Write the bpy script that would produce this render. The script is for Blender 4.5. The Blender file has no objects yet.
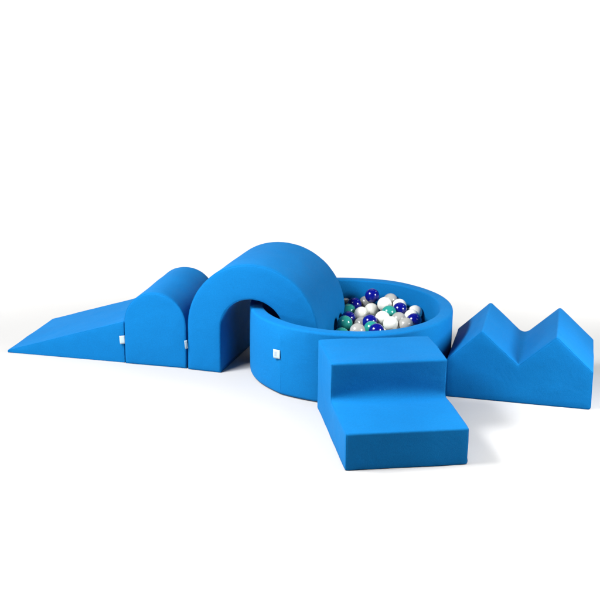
import bpy, bmesh, math, random
from mathutils import Vector, noise, Matrix
from mathutils.geometry import delaunay_2d_cdt
random.seed(7)
R = math.radians
S = bpy.context.scene
COL = S.collection

# ------------------------------------------------------------------ helpers
def tag(o, label=None, cat=None, group=None, kind=None):
    for k, v in (('label', label), ('category', cat), ('group', group), ('kind', kind)):
        if v:
            o[k] = v
    return o

def empty(name, loc, yaw=0.0):
    o = bpy.data.objects.new(name, None)
    o.empty_display_size = .1
    COL.objects.link(o)
    o.location = loc
    o.rotation_euler = (0, 0, yaw)
    return o

def link(name, bm, mat, parent=None, smooth=True):
    bmesh.ops.recalc_face_normals(bm, faces=bm.faces[:])
    me = bpy.data.meshes.new(name)
    bm.to_mesh(me)
    bm.free()
    me.materials.append(mat)
    if smooth:
        me.polygons.foreach_set('use_smooth', [True] * len(me.polygons))
    o = bpy.data.objects.new(name, me)
    COL.objects.link(o)
    o.parent = parent
    return o

# ------------------------------------------------------------------ materials
def fabric(name, wrinkle=.5, stretch=(1, 1, 1)):
    m = bpy.data.materials.new(name)
    m.use_nodes = True
    n, l = m.node_tree.nodes, m.node_tree.links
    p = n['Principled BSDF']
    tc = n.new('ShaderNodeTexCoord')
    # the dye is very slightly uneven
    big = n.new('ShaderNodeTexNoise')
    big.inputs['Scale'].default_value = 5.0
    big.inputs['Detail'].default_value = 5
    l.new(tc.outputs['Object'], big.inputs['Vector'])
    r = n.new('ShaderNodeValToRGB')
    r.color_ramp.elements[0].position = .3
    r.color_ramp.elements[1].position = .7
    r.color_ramp.elements[0].color = (0.0009, 0.117, 0.333, 1)
    r.color_ramp.elements[1].color = (0.0012, 0.127, 0.353, 1)
    l.new(big.outputs['Fac'], r.inputs['Fac'])
    kn = n.new('ShaderNodeTexNoise')
    kn.inputs['Scale'].default_value = 190
    kn.inputs['Detail'].default_value = 3
    l.new(tc.outputs['Object'], kn.inputs['Vector'])
    kr = n.new('ShaderNodeMapRange')
    kr.inputs['From Min'].default_value = .3
    kr.inputs['From Max'].default_value = .7
    kr.inputs['To Min'].default_value = .93
    kr.inputs['To Max'].default_value = 1.07
    l.new(kn.outputs['Fac'], kr.inputs['Value'])
    km = n.new('ShaderNodeVectorMath')
    km.operation = 'SCALE'
    l.new(r.outputs['Color'], km.inputs[0])
    l.new(kr.outputs['Result'], km.inputs['Scale'])
    l.new(km.outputs['Vector'], p.inputs['Base Color'])
    p.inputs['Roughness'].default_value = .82
    p.inputs['Specular IOR Level'].default_value = .09
    p.inputs["Sheen Weight"].default_value = .03
    p.inputs['Sheen Roughness'].default_value = .4
    p.inputs['Sheen Tint'].default_value = (.45, .75, 1, 1)
    # soft puckers of the cover + fine knit
    mp = n.new('ShaderNodeMapping')
    mp.inputs['Scale'].default_value = stretch
    l.new(tc.outputs['Object'], mp.inputs['Vector'])
    w = n.new('ShaderNodeTexNoise')
    w.inputs['Scale'].default_value = 7
    w.inputs['Detail'].default_value = 3
    w.inputs['Distortion'].default_value = .5
    l.new(mp.outputs['Vector'], w.inputs['Vector'])
    b1 = n.new('ShaderNodeBump')
    b1.inputs['Strength'].default_value = wrinkle
    b1.inputs['Distance'].default_value = .008
    l.new(w.outputs['Fac'], b1.inputs['Height'])
    k = n.new('ShaderNodeTexNoise')
    k.inputs['Scale'].default_value = 260
    k.inputs['Detail'].default_value = 2
    l.new(tc.outputs['Object'], k.inputs['Vector'])
    b2 = n.new('ShaderNodeBump')
    b2.inputs['Strength'].default_value = .4
    b2.inputs['Distance'].default_value = .0012
    l.new(k.outputs['Fac'], b2.inputs['Height'])
    l.new(b1.outputs['Normal'], b2.inputs['Normal'])
    l.new(b2.outputs['Normal'], p.inputs['Normal'])
    return m

def plastic(name, col, rough=.22, trans=0.0, sss=0.0):
    m = bpy.data.materials.new(name)
    m.use_nodes = True
    n, l = m.node_tree.nodes, m.node_tree.links
    p = n['Principled BSDF']
    tc = n.new('ShaderNodeTexCoord')
    no = n.new('ShaderNodeTexNoise')
    no.inputs['Scale'].default_value = 18
    l.new(tc.outputs['Object'], no.inputs['Vector'])
    hs = n.new('ShaderNodeMixRGB')
    hs.blend_type = 'MIX'
    hs.inputs['Color1'].default_value = (*[c * .93 for c in col], 1)
    hs.inputs['Color2'].default_value = (*[min(1, c * 1.05) for c in col], 1)
    l.new(no.outputs['Fac'], hs.inputs['Fac'])
    l.new(hs.outputs['Color'], p.inputs['Base Color'])
    p.inputs['Roughness'].default_value = rough
    p.inputs['Specular IOR Level'].default_value = .5
    if sss:
        p.inputs['Subsurface Weight'].default_value = sss
        p.inputs['Subsurface Radius'].default_value = (.01, .01, .01)
        p.inputs['Subsurface Scale'].default_value = .5
    b = n.new('ShaderNodeBump')
    b.inputs['Strength'].default_value = .12
    b.inputs['Distance'].default_value = .002
    l.new(no.outputs['Fac'], b.inputs['Height'])
    l.new(b.outputs['Normal'], p.inputs['Normal'])
    return m

def plain(name, col, rough=.8, nscale=30, dev=.03):
    m = bpy.data.materials.new(name)
    m.use_nodes = True
    n, l = m.node_tree.nodes, m.node_tree.links
    p = n['Principled BSDF']
    tc = n.new('ShaderNodeTexCoord')
    no = n.new('ShaderNodeTexNoise')
    no.inputs['Scale'].default_value = nscale
    l.new(tc.outputs['Object'], no.inputs['Vector'])
    mx = n.new('ShaderNodeMixRGB')
    mx.inputs['Color1'].default_value = (*[c * (1 - dev) for c in col], 1)
    mx.inputs['Color2'].default_value = (*[min(1, c * (1 + dev)) for c in col], 1)
    l.new(no.outputs['Fac'], mx.inputs['Fac'])
    l.new(mx.outputs['Color'], p.inputs['Base Color'])
    p.inputs['Roughness'].default_value = rough
    p.inputs['Specular IOR Level'].default_value = .1
    return m

M_FAB = fabric('blue_jersey', .5)
M_STEP = fabric('blue_jersey_steps', .5, (.7, 1.0, 1.25))
M_PAPER = plain("white_paper", (.398, .395, .391), .95, 3, .005)
M_TAG = plain('white_satin', (.36, .45, .50), .6)
M_INK = plain('grey_ink', (.27, .31, .37), .7)
M_BALL = {
    'dark blue': plastic('blue_plastic', (.0025, .0045, .16), .15),
    'white': plastic('white_plastic', (.64, .64, .585), .24),
    'teal': plastic('teal_plastic', (.016, .22, .185), .2),
    'grey': plastic('grey_plastic', (.29, .29, .275), .24),
}

# ------------------------------------------------------------------ soft foam blocks
def fillet(poly, radii, seg=5):
    """polygon (x,z) with each corner replaced by an arc-like curve"""
    out = []
    n = len(poly)
    for i in range(n):
        p = Vector(poly[i]); a = Vector(poly[i - 1]); b = Vector(poly[(i + 1) % n])
        r = radii[i] if isinstance(radii, (list, tuple)) else radii
        if r <= 0:
            out.append(p.copy())
            continue
        u = (a - p); v = (b - p)
        la, lb = u.length, v.length
        u.normalize(); v.normalize()
        half = max(1e-3, u.angle(v) / 2)
        d = min(r / math.tan(half), la * .48, lb * .48)
        for k in range(seg + 1):
            t = k / seg
            out.append((p + u * d) * (1 - t) ** 2 + p * 2 * t * (1 - t) + (p + v * d) * t ** 2)
    return out

def densify(pts, step):
    """indices are kept stable: returns list of (i, t) samples along the closed polygon"""
    plan = []
    n = len(pts)
    for i in range(n):
        L = (pts[(i + 1) % n] - pts[i]).length
        k = max(1, int(L / step + .5))
        for j in range(k):
            plan.append((i, j / k))
    return plan

def inset(pts, d):
    out = []
    n = len(pts)
    area = sum(pts[i].x * pts[(i + 1) % n].y - pts[(i + 1) % n].x * pts[i].y for i in range(n))
    sg = 1 if area > 0 else -1
    for i in range(n):
        e1 = pts[i] - pts[i - 1]; e2 = pts[(i + 1) % n] - pts[i]
        if e1.length < 1e-9: e1 = e2
        if e2.length < 1e-9: e2 = e1
        e1 = e1.normalized(); e2 = e2.normalized()
        n1 = Vector((-e1.y, e1.x)) * sg; n2 = Vector((-e2.y, e2.x)) * sg
        m = (n1 + n2)
        m = m / max(.5, m.length_squared / 2) if m.length > 1e-6 else n1
        out.append(pts[i] + m * d)
    return out

def soft_prism(name, prof, depth, mat, parent, edge=.009, step=.022, puff=.0030, seed=0, floor_flat=True):
    """prof(t) -> list of (x,z) Vectors for t in 0..1 along the depth (same count for every t)"""
    base = prof(0.0)
    plan = densify(base, step)
    def ring(t, ins):
        p = prof(t)
        n = len(p)
        q = [p[i].lerp(p[(i + 1) % n], s) for i, s in plan]
        return inset(q, ins) if ins > 1e-6 else q
    K = 4
    st = []
    for k in range(K + 1):
        a = math.pi / 2 * k / K
        st.append((edge * (1 - math.sin(a)), edge * (1 - math.cos(a))))
    st = [(edge * (1 - math.cos(math.pi / 2 * k / K)), edge * (1 - math.sin(math.pi / 2 * k / K))) for k in range(K + 1)]
    m = max(2, int((depth - 2 * edge) / step))
    ys = list(st) + [(edge + (depth - 2 * edge) * k / m, 0) for k in range(1, m)] + [(depth - y, i) for y, i in reversed(st)]
    bm = bmesh.new()
    rings = []
    for y, ins in ys:
        rings.append([bm.verts.new((p.x, y, p.y)) for p in ring(y / depth, ins)])
    n = len(rings[0])
    for a, b in zip(rings[:-1], rings[1:]):
        for i in range(n):
            bm.faces.new((a[i], a[(i + 1) % n], b[(i + 1) % n], b[i]))
    for rg in (rings[0], rings[-1]):
        y = rg[0].co.y
        pts = [Vector((v.co.x, v.co.z)) for v in rg]
        x0 = min(p.x for p in pts); x1 = max(p.x for p in pts)
        z0 = min(p.y for p in pts); z1 = max(p.y for p in pts)
        inner = []
        rr = random.Random(seed)
        zz = z0 + step
        row = 0
        while zz < z1:
            xx = x0 + step * (1 if row % 2 else .5)
            while xx < x1:
                c = Vector((xx, zz))
                ins_ = False
                for i in range(n):
                    a, b = pts[i - 1], pts[i]
                    if (a.y > zz) != (b.y > zz) and xx < (b.x - a.x) * (zz - a.y) / (b.y - a.y) + a.x:
                        ins_ = not ins_
                if ins_ and min((c - p).length for p in pts) > step * .6:
                    inner.append(c)
                xx += step
            zz += step * .87
            row += 1
        allp = pts + inner
        vs, es, fs, ov, oe, of = delaunay_2d_cdt(allp, [(i, (i + 1) % n) for i in range(n)], [], 1, 1e-7)
        vm = {}
        for k, src in enumerate(ov):
            s = src[0] if src else None
            vm[k] = rg[s] if (s is not None and s < n) else bm.verts.new((vs[k].x, y, vs[k].y))
        for f in fs:
            tri = [vm[i] for i in f]
            if len(set(tri)) == 3:
                try:
                    bm.faces.new(tri)
                except ValueError:
                    pass
    bmesh.ops.remove_doubles(bm, verts=bm.verts[:], dist=1e-6)
    bmesh.ops.recalc_face_normals(bm, faces=bm.faces[:])
    bm.normal_update()
    off = Vector((seed * 3.1, seed * 1.7, 0))
    for v in bm.verts:
        q = noise.noise(v.co * 5.0 + off) * .65 + noise.noise(v.co * 13.0 + off) * .35
        d = v.normal * q * puff
        if v.co.z < .012:
            d.z = 0
        v.co += d
        if v.co.z < .002:
            v.co.z = .002
    lines = [[v.co.copy() + v.normal * .0003 for v in rings[k]] for k in (2, len(rings) - 3)]
    o = link(name, bm, mat, parent)
    made = [o]
    for ln in lines:
        sb = bmesh.new()
        prev = None
        first = None
        m_ = len(ln)
        for i, p in enumerate(ln):
            t_ = (ln[(i + 1) % m_] - ln[i - 1])
            if t_.length < 1e-7:
                continue
            t_.normalize()
            a_ = Vector((0, 1, 0))
            b_ = t_.cross(a_).normalized()
            wob = .0009 + .0002 * math.sin(i * 2.1)
            sec = [sb.verts.new(p + (a_ * math.cos(q) + b_ * math.sin(q)) * wob) for q in (0, 1.257, 2.513, 3.77, 5.027)]
            if prev:
                for j in range(5):
                    sb.faces.new((prev[j], prev[(j + 1) % 5], sec[(j + 1) % 5], sec[j]))
            else:
                first = sec
            prev = sec
        for j in range(5):
            sb.faces.new((prev[j], prev[(j + 1) % 5], first[(j + 1) % 5], first[j]))
        made.append(link('seam', sb, mat, parent))
    return made

def const(pts):
    return lambda t: pts

def make_tag(parent, loc, yaw, w, h, tilt=0.0, roll=0.0, ink=True):
    """small folded satin label: loc = its sewn edge centre, lying in the local x-z plane"""
    bm = bmesh.new()
    nx, nz = 6, 6
    g = [[None] * (nz + 1) for _ in range(nx + 1)]
    for side, yy in ((0, 0.0), (1, .0016)):
        for i in range(nx + 1):
            for j in range(nz + 1):
                x = (i / nx) * w
                z = (j / nz - .5) * h
                bow = -.0035 * math.sin(i / nx * math.pi * .55) - .001 * math.sin(j / nz * 5)
                g[i][j] = (g[i][j] or []) + [bm.verts.new((-x, bow - yy, z))]
    for i in range(nx):
        for j in range(nz):
            for s in (0, 1):
                bm.faces.new([g[i][j][s], g[i + 1][j][s], g[i + 1][j + 1][s], g[i][j + 1][s]])
    for i in range(nx):
        for j in (0, nz):
            bm.faces.new([g[i][j][0], g[i + 1][j][0], g[i + 1][j][1], g[i][j][1]])
    for j in range(nz):
        for i in (0, nx):
            bm.faces.new([g[i][j][0], g[i][j + 1][0], g[i][j + 1][1], g[i][j][1]])
    t = link('care_tag', bm, M_TAG, parent)
    t.location = loc
    t.rotation_euler = (tilt, roll, yaw)
    if ink:
        bm = bmesh.new()
        # faint unreadable grey print: a washed-out square block
        for (cx, cz, ww, hh) in ((-.62, .02, .36, .50),):
            x0, x1 = (cx - ww / 2) * w, (cx + ww / 2) * w
            z0, z1 = (cz - hh / 2) * h, (cz + hh / 2) * h
            f = []
            for (x, z) in ((x0, z0), (x1, z0), (x1, z1), (x0, z1)):
                bow = -.0035 * math.sin(-x / w * math.pi * .55) - .001 * math.sin((z / h + .5) * 5)
                f.append(bm.verts.new((x, bow - .0016 - .0006, z)))
            bm.faces.new(f)
        link('printed_mark', bm, M_INK, t)
    return t

# ------------------------------------------------------------------ setting: white paper sweep
def build_floor():
    bm = bmesh.new()
    prof = [(-6, 0), (-2, 0), (2, 0), (5, 0), (8.0, 0)]
    rad = 3.0
    for k in range(1, 17):
        a = math.pi / 2 * k / 16
        prof.append((8.0 + rad * math.sin(a), rad - rad * math.cos(a)))
    prof.append((11.0, 6.5))
    rows = []
    xs = [-9 + i * 1.5 for i in range(13)]
    for (y, z) in prof:
        rows.append([bm.verts.new((x, y, z)) for x in xs])
    for a, b in zip(rows[:-1], rows[1:]):
        for i in range(len(xs) - 1):
            bm.faces.new((a[i], a[i + 1], b[i + 1], b[i]))
    o = link('floor', bm, M_PAPER)
    if o.data.polygons[0].normal.z < 0:
        o.data.flip_normals()
    tag(o, kind='structure')
build_floor()

# ------------------------------------------------------------------ wedge ramp
w_yaw = R(-12.25)
wedge = empty('wedge_ramp', (-.7905, 5.116, 0), w_yaw)
tag(wedge, 'blue foam wedge ramp tapering to a thin tip at the left end of the row', 'foam ramp')
wp = fillet([(-.574, 0.0), (0, 0), (0, .1955), (-.574, .012)], [.003, .006, .010, .003])
soft_prism('cover', const(wp), .505, M_FAB, wedge, edge=.0042, seed=1)
make_tag(wedge, (.004, -.002, .112), R(6), .023, .038, roll=R(-5), ink=False)

# ------------------------------------------------------------------ half round block
def arc(cx, cz, r, a0, a1, n):
    return [Vector((cx + r * math.cos(a0 + (a1 - a0) * k / n), cz + r * math.sin(a0 + (a1 - a0) * k / n))) for k in range(n + 1)]
HW, HH, HD = .2898, .3417, .4832
half = empty('half_round_block', (-.788, 5.108, 0), R(-12.0))
tag(half, 'blue foam block with a rounded top standing between the wedge ramp and the arch', 'foam block')
hp = fillet([(0, 0), (HW, 0)], 0) + arc(HW / 2, HH - HW / 2, HW / 2, 0, math.pi, 28)
soft_prism('cover', const(hp), HD, M_FAB, half, edge=.008, seed=2)

# ------------------------------------------------------------------ arch
AW, AH, AD, AT = .6053, .5095, .456, .1569
arch = empty('foam_arch', (-.4975, 5.0396, 0), R(-16.46))
tag(arch, 'large blue foam arch bridging the rim of the ball pit with one leg inside', 'foam arch')
ro, ri = AW / 2, AW / 2 - AT
cz = AH - ro
ZB = .031   # the right leg stands on the pit mat
ap = [Vector((0, 0)), Vector((AT, 0))] + arc(AW / 2, cz, ri, math.pi, 0, 26) + \
     [Vector((AW - AT, ZB)), Vector((AW, ZB))] + arc(AW / 2, cz, ro, 0, math.pi, 40)
soft_prism('cover', const(ap), AD, M_FAB, arch, edge=.009, seed=3)
make_tag(arch, (.002, -.004, .120), R(28), .013, .038, roll=R(-6), ink=False)

# ------------------------------------------------------------------ ball pit
PX, PY, PR, PT, PH = .2286, 5.0681, .45, .0575, .3075
pit = empty('ball_pit', (PX, PY, 0))
tag(pit, 'round blue foam ball pit holding plastic balls in the middle of the set', 'ball pit')
def pit_wall():
    bm = bmesh.new()
    e, ei = .011, .006
    prof = []
    def q(cx, cz, r, a0, a1, n=5):
        for k in range(n + 1):
            a = a0 + (a1 - a0) * k / n
            prof.append((cx + r * math.cos(a), cz + r * math.sin(a)))
    ro_, ri_ = PR, PR - PT
    q(ro_ - .016, .016, .014, -math.pi / 2, 0)
    for k in range(1, 9): prof.append((ro_ - .002 + .002 * k / 9, .016 + (PH - e - .016) * k / 9))
    q(ro_ - e, PH - e, e, 0, math.pi / 2)
    for k in range(1, 3): prof.append((ro_ - e + (ri_ - ro_ + e + ei) * k / 3, PH + .0006))
    q(ri_ + ei, PH - ei, ei, math.pi / 2, math.pi)
    for k in range(1, 9): prof.append((ri_, PH - ei + (.004 - PH + ei) * k / 9))
    prof.append((ri_, .004)); prof.append((ri_ + .02, .002))
    N = 220
    seam = SEAM_ANG
    rows = []
    for i in range(N):
        ph = 2 * math.pi * i / N
        rr = []
        d = (ph - seam + math.pi) % (2 * math.pi) - math.pi
        for (r, z) in prof:
            q_ = noise.noise(Vector((math.cos(ph) * 2.4, math.sin(ph) * 2.4, z * 5))) * .0022
            rad = r + (q_ if r > ri_ + .01 or z < PH - .03 else q_ * .4)
            if r > ro_ - .02 and z < PH - .01:
                s = d * PR
                # the zip seam: fabric pulled tight on either side of a low ridge
                rad += .0085 * math.exp(-abs(s) / .060) * min(1, (PH - .01 - z) / .03)
            rr.append(bm.verts.new((rad * math.cos(ph), rad * math.sin(ph), z + (noise.noise(Vector((math.cos(ph) * 3, math.sin(ph) * 3, 7))) * .0018 if z > .2 else 0))))
        rows.append(rr)
    n = len(prof)
    for i in range(N):
        a, b = rows[i], rows[(i + 1) % N]
        for j in range(n):
            bm.faces.new((a[j], b[j], b[(j + 1) % n], a[(j + 1) % n]))
    return link('wall', bm, M_FAB, pit)

# bearing of the zip seam on the wall
SEAM_ANG = math.atan2(4.734 - PY, -.0726 - PX)
pit_wall()
def pit_mat():
    bm = bmesh.new()
    r1 = PR - PT - .004
    N = 72
    c = bm.verts.new((0, 0, .030))
    prev = None
    rings = []
    for r, z in ((r1 * .5, .030), (r1 - .008, .030), (r1, .024), (r1, .004)):
        rings.append([bm.verts.new((r * math.cos(2 * math.pi * k / N), r * math.sin(2 * math.pi * k / N), z)) for k in range(N)])
    for k in range(N):
        bm.faces.new((c, rings[0][k], rings[0][(k + 1) % N]))
        for a, b in zip(rings[:-1], rings[1:]):
            bm.faces.new((a[k], b[k], b[(k + 1) % N], a[(k + 1) % N]))
    link('floor_mat', bm, M_FAB, pit)
pit_mat()
# seam welt + care tag on the outer wall
def seam_line():
    bm = bmesh.new()
    rows = []
    for k in range(15):
        z = .02 + (PH - .062) * k / 14
        rr = []
        for s, h in ((-.0030, .0010), (-.0012, .0029), (.0012, .0029), (.0030, .0010)):
            rad = PR + .0056 + h - .002 * (1 - k / 14)
            a = SEAM_ANG + s / PR
            rr.append(bm.verts.new((rad * math.cos(a), rad * math.sin(a), z)))
        rows.append(rr)
    for a, b in zip(rows[:-1], rows[1:]):
        for j in range(3):
            bm.faces.new((a[j], a[j + 1], b[j + 1], b[j]))
    link('seam', bm, M_FAB, pit)
seam_line()
a = SEAM_ANG
make_tag(pit, ((PR + .0095) * math.cos(a), (PR + .0095) * math.sin(a), .182), a + math.pi / 2 - R(2), .036, .038, roll=R(-4), tilt=R(0))

# ------------------------------------------------------------------ steps
SW, SD1, SD2, SH, SHL = .4591, .3229, .3000, .2984, .1444
def build_steps():
    # profile in (depth, height); extruded across the width, then turned so that the width is local x
    def prof(t):
        sag = .004 * math.sin(math.pi * t)
        return fillet([(0, 0), (SD1 + SD2, 0), (SD1 + SD2, SH), (SD1 - .002, SH), (SD1 + .004 - sag, SHL + .001), (0, SHL)],
                      [.008, .010, .012, .011, .016 + .042 * math.sin(math.pi * t) ** .7, .011], 8)
    root = empty('foam_steps', (.1716, 3.9721, 0), R(8.744))
    # (d, w, z) -> (w, d, z)
    for o in soft_prism('cover', prof, SW, M_STEP, root, edge=.009, puff=.0046, seed=5):
        for v in o.data.vertices:
            d, w, z = v.co
            v.co = (w, d, z)
        o.data.flip_normals()
    tag(root, 'pair of blue foam steps with one tread standing in front of the ball pit', 'foam steps')
build_steps()

# ------------------------------------------------------------------ twin peak block
def build_peaks():
    L, D = .6013, .4516
    h0, hp, hv, p1, v, p2 = .1642, .300, .1673, .1402, .2974, .4458
    def prof(t):
        rv = .006 + .036 * min(1, t * 1.6)
        rp = .010 + .006 * t
        return fillet([(0, 0), (L, 0), (L, h0), (p2, hp + .003), (v, hv - .004 * t), (p1, hp + .003), (0, h0)],
                      [.008, .012, .014, rp, rv, rp, .014], 8)
    root = empty('twin_peak_block', (.6215, 4.7415, 0), R(-13.17))
    soft_prism('cover', prof, D, M_FAB, root, edge=.008, puff=.0028, seed=8)
    tag(root, 'blue foam block with two pointed peaks and a valley standing at the far right', 'foam block')
build_peaks()

# ------------------------------------------------------------------ balls
BR = .034
def ball_mesh():
    bm = bmesh.new()
    bmesh.ops.create_uvsphere(bm, u_segments=40, v_segments=24, radius=BR)
    # the moulding line round the middle and slight out-of-round
    for v in bm.verts:
        q = v.co.normalized()
        k = 1 + .004 * noise.noise(q * 2.2)
        if abs(q.z) < .02:
            k += .004
        v.co = q * BR * k
    return bm
BALL = {}
for c, m in M_BALL.items():
    bm = ball_mesh()
    me = bpy.data.meshes.new('plastic_ball')
    bm.to_mesh(me); bm.free()
    me.materials.append(m)
    me.polygons.foreach_set('use_smooth', [True] * len(me.polygons))
    BALL[c] = me
GROUP = 'plastic balls lying in the ball pit'
placed = []
def ball(c, loc, label):
    o = bpy.data.objects.new('plastic_ball', BALL[c])
    COL.objects.link(o)
    o.location = loc
    o.rotation_euler = (random.uniform(0, 6.28), random.uniform(0, 3.14), random.uniform(0, 6.28))
    tag(o, label, 'ball', GROUP)
    placed.append(Vector(loc))
    return o
TOP = [
    ('dark blue', (0.3398, 5.3704, 0.2590), 'glossy dark blue ball that is highest of all, against the back wall of the pit'),
    ('white', (0.3947, 5.3095, 0.2353), 'white ball just right of and below the highest dark blue ball'),
    ('grey', (0.4264, 5.3700, 0.2363), 'grey ball half hidden behind the white ball right of the highest blue one'),
    ('white', (0.4637, 5.3136, 0.2267), 'white ball peeking out behind the dark blue ball right of centre'),
    ('dark blue', (0.4606, 5.2454, 0.2293), 'glossy dark blue ball right of centre with a white ball peeking out behind it'),
    ('white', (0.5327, 5.2624, 0.2112), 'white ball nearest the right side of the pit wall'),
    ('dark blue', (0.5149, 5.1206, 0.2160), 'rightmost dark blue ball, in front of two white balls'),
    ('white', (0.5110, 5.1977, 0.2106), 'white ball wedged directly behind the rightmost dark blue ball'),
    ('teal', (0.4081, 5.2019, 0.2270), 'teal ball in the middle of the heap between white balls'),
    ('white', (0.3749, 5.1428, 0.2186), 'white ball covering the left side of the teal ball in the middle of the heap'),
    ('white', (0.4060, 5.0638, 0.2179), 'white ball at the front, just right of the lowest dark blue ball'),
    ('grey', (0.4473, 5.1323, 0.2167), 'grey ball right of the middle teal ball, behind another grey ball'),
    ('grey', (0.4740, 5.0660, 0.2125), 'grey ball at the front rim, below and left of the rightmost dark blue ball'),
    ('white', (0.3366, 5.3406, 0.1964), 'white ball directly below the highest dark blue ball'),
    ('white', (0.2869, 5.2773, 0.1966), 'leftmost white ball, below the dark shaded corner of the pit'),
    ('dark blue', (0.3168, 5.1076, 0.2113), 'dark blue ball below the two leftmost white balls'),
    ('teal', (0.3201, 5.0400, 0.2024), 'teal ball near the front rim half covered by the lowest dark blue ball'),
    ('dark blue', (0.3380, 4.9724, 0.2127), 'lowest dark blue ball, at the front rim, covering part of a teal ball'),
    ('grey', (0.2527, 4.9303, 0.2251), 'grey ball low at the front rim just right of the leftmost teal ball'),
    ('grey', (0.2822, 5.1675, 0.1802), 'grey ball below the leftmost white ball, left of a dark blue ball'),
    ('teal', (0.2052, 5.1196, 0.2014), 'shiny teal ball furthest left in front, touching the arch leg'),
    ('dark blue', (0.2231, 5.2027, 0.1970), 'dark blue ball tucked behind the shiny teal ball by the arch leg'),
    ('teal', (0.2278, 5.3114, 0.1999), 'shaded teal ball beside the arch, farther back than the other left balls'),
    ('dark blue', (0.2579, 5.3716, 0.2140), 'dark blue ball in deep shade against the back wall beside the arch'),
    ('grey', (0.3140, 5.4109, 0.2105), 'grey ball squeezed under the left side of the highest dark blue ball'),
    ('grey', (0.2177, 5.4237, 0.1955), 'grey ball in shade at the back, half hidden by the edge of the arch'),
]
for c, p, lab in TOP:
    ball(c, p, lab)
# the layers beneath them
ca, sa = math.cos(R(-16.46)), math.sin(R(-16.46))
def free(p):
    if math.hypot(p.x - PX, p.y - PY) > PR - PT - BR - .003:
        return False
    dx, dy = p.x + .4975, p.y - 5.0396
    lx, ly = ca * dx + sa * dy, -sa * dx + ca * dy
    if -BR < ly < AD + BR and AW - AT - BR - .004 < lx < AW + BR + .004:
        return False
    return all((p - q).length > BR * 2 - .0005 for q in placed)
cols = ['white', 'dark blue', 'white', 'grey', 'teal', 'white', 'dark blue']
for layer, z in enumerate((.0655, .122, .178)):
    ox, oy = (0, .035, 0)[layer], (0, .0203, 0)[layer]
    for j in range(-7, 8):
        for i in range(-7, 8):
            p = Vector((PX + ox + i * .0705 + (j % 2) * .03525, PY + oy + j * .0612, z))
            if layer == 2:
                p += Vector((random.uniform(-.012, .012), random.uniform(-.012, .012), random.uniform(-.01, .006)))
            if free(p):
                c = random.choice(cols)
                if layer == 2 and p.x < .25:
                    c = random.choice(('teal', 'dark blue'))
                ball(c, p, '%s plastic ball buried among the lower layers of the pit' % c)

# ------------------------------------------------------------------ camera
cam = bpy.data.cameras.new('camera')
co = bpy.data.objects.new('camera', cam)
COL.objects.link(co)
F, PITCH, ROLL, CY = 1191.19, R(15.2712), R(.7344), 277.729
cam.sensor_width = 36
cam.lens = F * 36 / 600
cam.shift_y = -(300 - CY) / 600 * 1.0
cam.clip_start = .05
cam.clip_end = 200
co.matrix_world = Matrix.Translation((0, 0, 1.8077)) @ Matrix.Rotation(math.pi / 2 - PITCH, 4, 'X') @ Matrix.Rotation(ROLL, 4, 'Z')
S.camera = co

# ------------------------------------------------------------------ studio strobes, then added fill lights for the white floor
def area(name, loc, aim, size, power, col=(1, 1, 1), sy=None, spread=None):
    d = bpy.data.lights.new(name, 'AREA')
    d.energy = power
    d.color = col
    d.size = size
    if sy:
        d.shape = 'RECTANGLE'
        d.size_y = sy
    if spread:
        d.spread = spread
    o = bpy.data.objects.new(name, d)
    COL.objects.link(o)
    o.location = loc
    o.rotation_euler = (Vector(aim) - Vector(loc)).to_track_quat('-Z', 'Y').to_euler()
    return o
AIM = (.1, 4.9, .15)
area('strobe', (-1.8, 3.87, 2.4), AIM, 1.0, 154)
area('strobe', (-1.8, 4.4, 2.45), AIM, .55, 16, spread=1.6)
area('strobe', (-3.2, 3.4, 1.0), (-.6, 5, .15), .6, 24, spread=2)
area('strobe', (2.0, 4.12, 1.08), (.4, 4.95, .15), .6, 30, spread=2.2)
area('added_backdrop_fill', (0, 7.35, 3.4), (0, 8.2, 0), 9, 200, sy=1.0, spread=1.7)  # added light, no known source: turns the floor behind the set white
area('added_backdrop_fill', (0, 8.0, 3.4), (0, 10.8, 1.2), 12, 320, sy=1.2, spread=1.9)  # added to wash the upright part of the sweep to white
area('added_backdrop_fill', (3.4, 7.0, 3.0), (2.1, 7.0, 0), 1, 48, spread=1.1)  # extra light put in to clear grey from the right rear floor
area('added_backdrop_fill', (-3.4, 7.0, 3.0), (-2.3, 7.0, 0), 1, 34, spread=1.1)  # its added counterpart for the left rear floor
area('added_floor_fill', (1.3, 3.75, 3.2), (1.3, 3.74, 0), .9, 10, spread=.55)  # added narrow beam, lightens the shadow on the floor right of the steps
area('added_floor_fill', (-.45, 3.95, 3.2), (-.45, 3.94, 0), .9, 6, spread=.5)  # added beam brightening the dim floor left of the steps
area('added_front_fill', (.1, 3.22, 3.2), (.1, 3.21, 0), 5.0, 21, sy=.4, spread=.5)  # added downward strip that lifts the front floor to white

w = bpy.data.worlds.new('World')
S.world = w
w.use_nodes = True
w.node_tree.nodes['Background'].inputs['Color'].default_value = (.9, .95, 1, 1)
w.node_tree.nodes['Background'].inputs['Strength'].default_value = .01

S.view_settings.view_transform = 'Standard'
S.view_settings.look = 'None'
S.view_settings.exposure = 0
S.view_settings.gamma = 1
S.cycles.max_bounces = 8
S.cycles.diffuse_bounces = 5
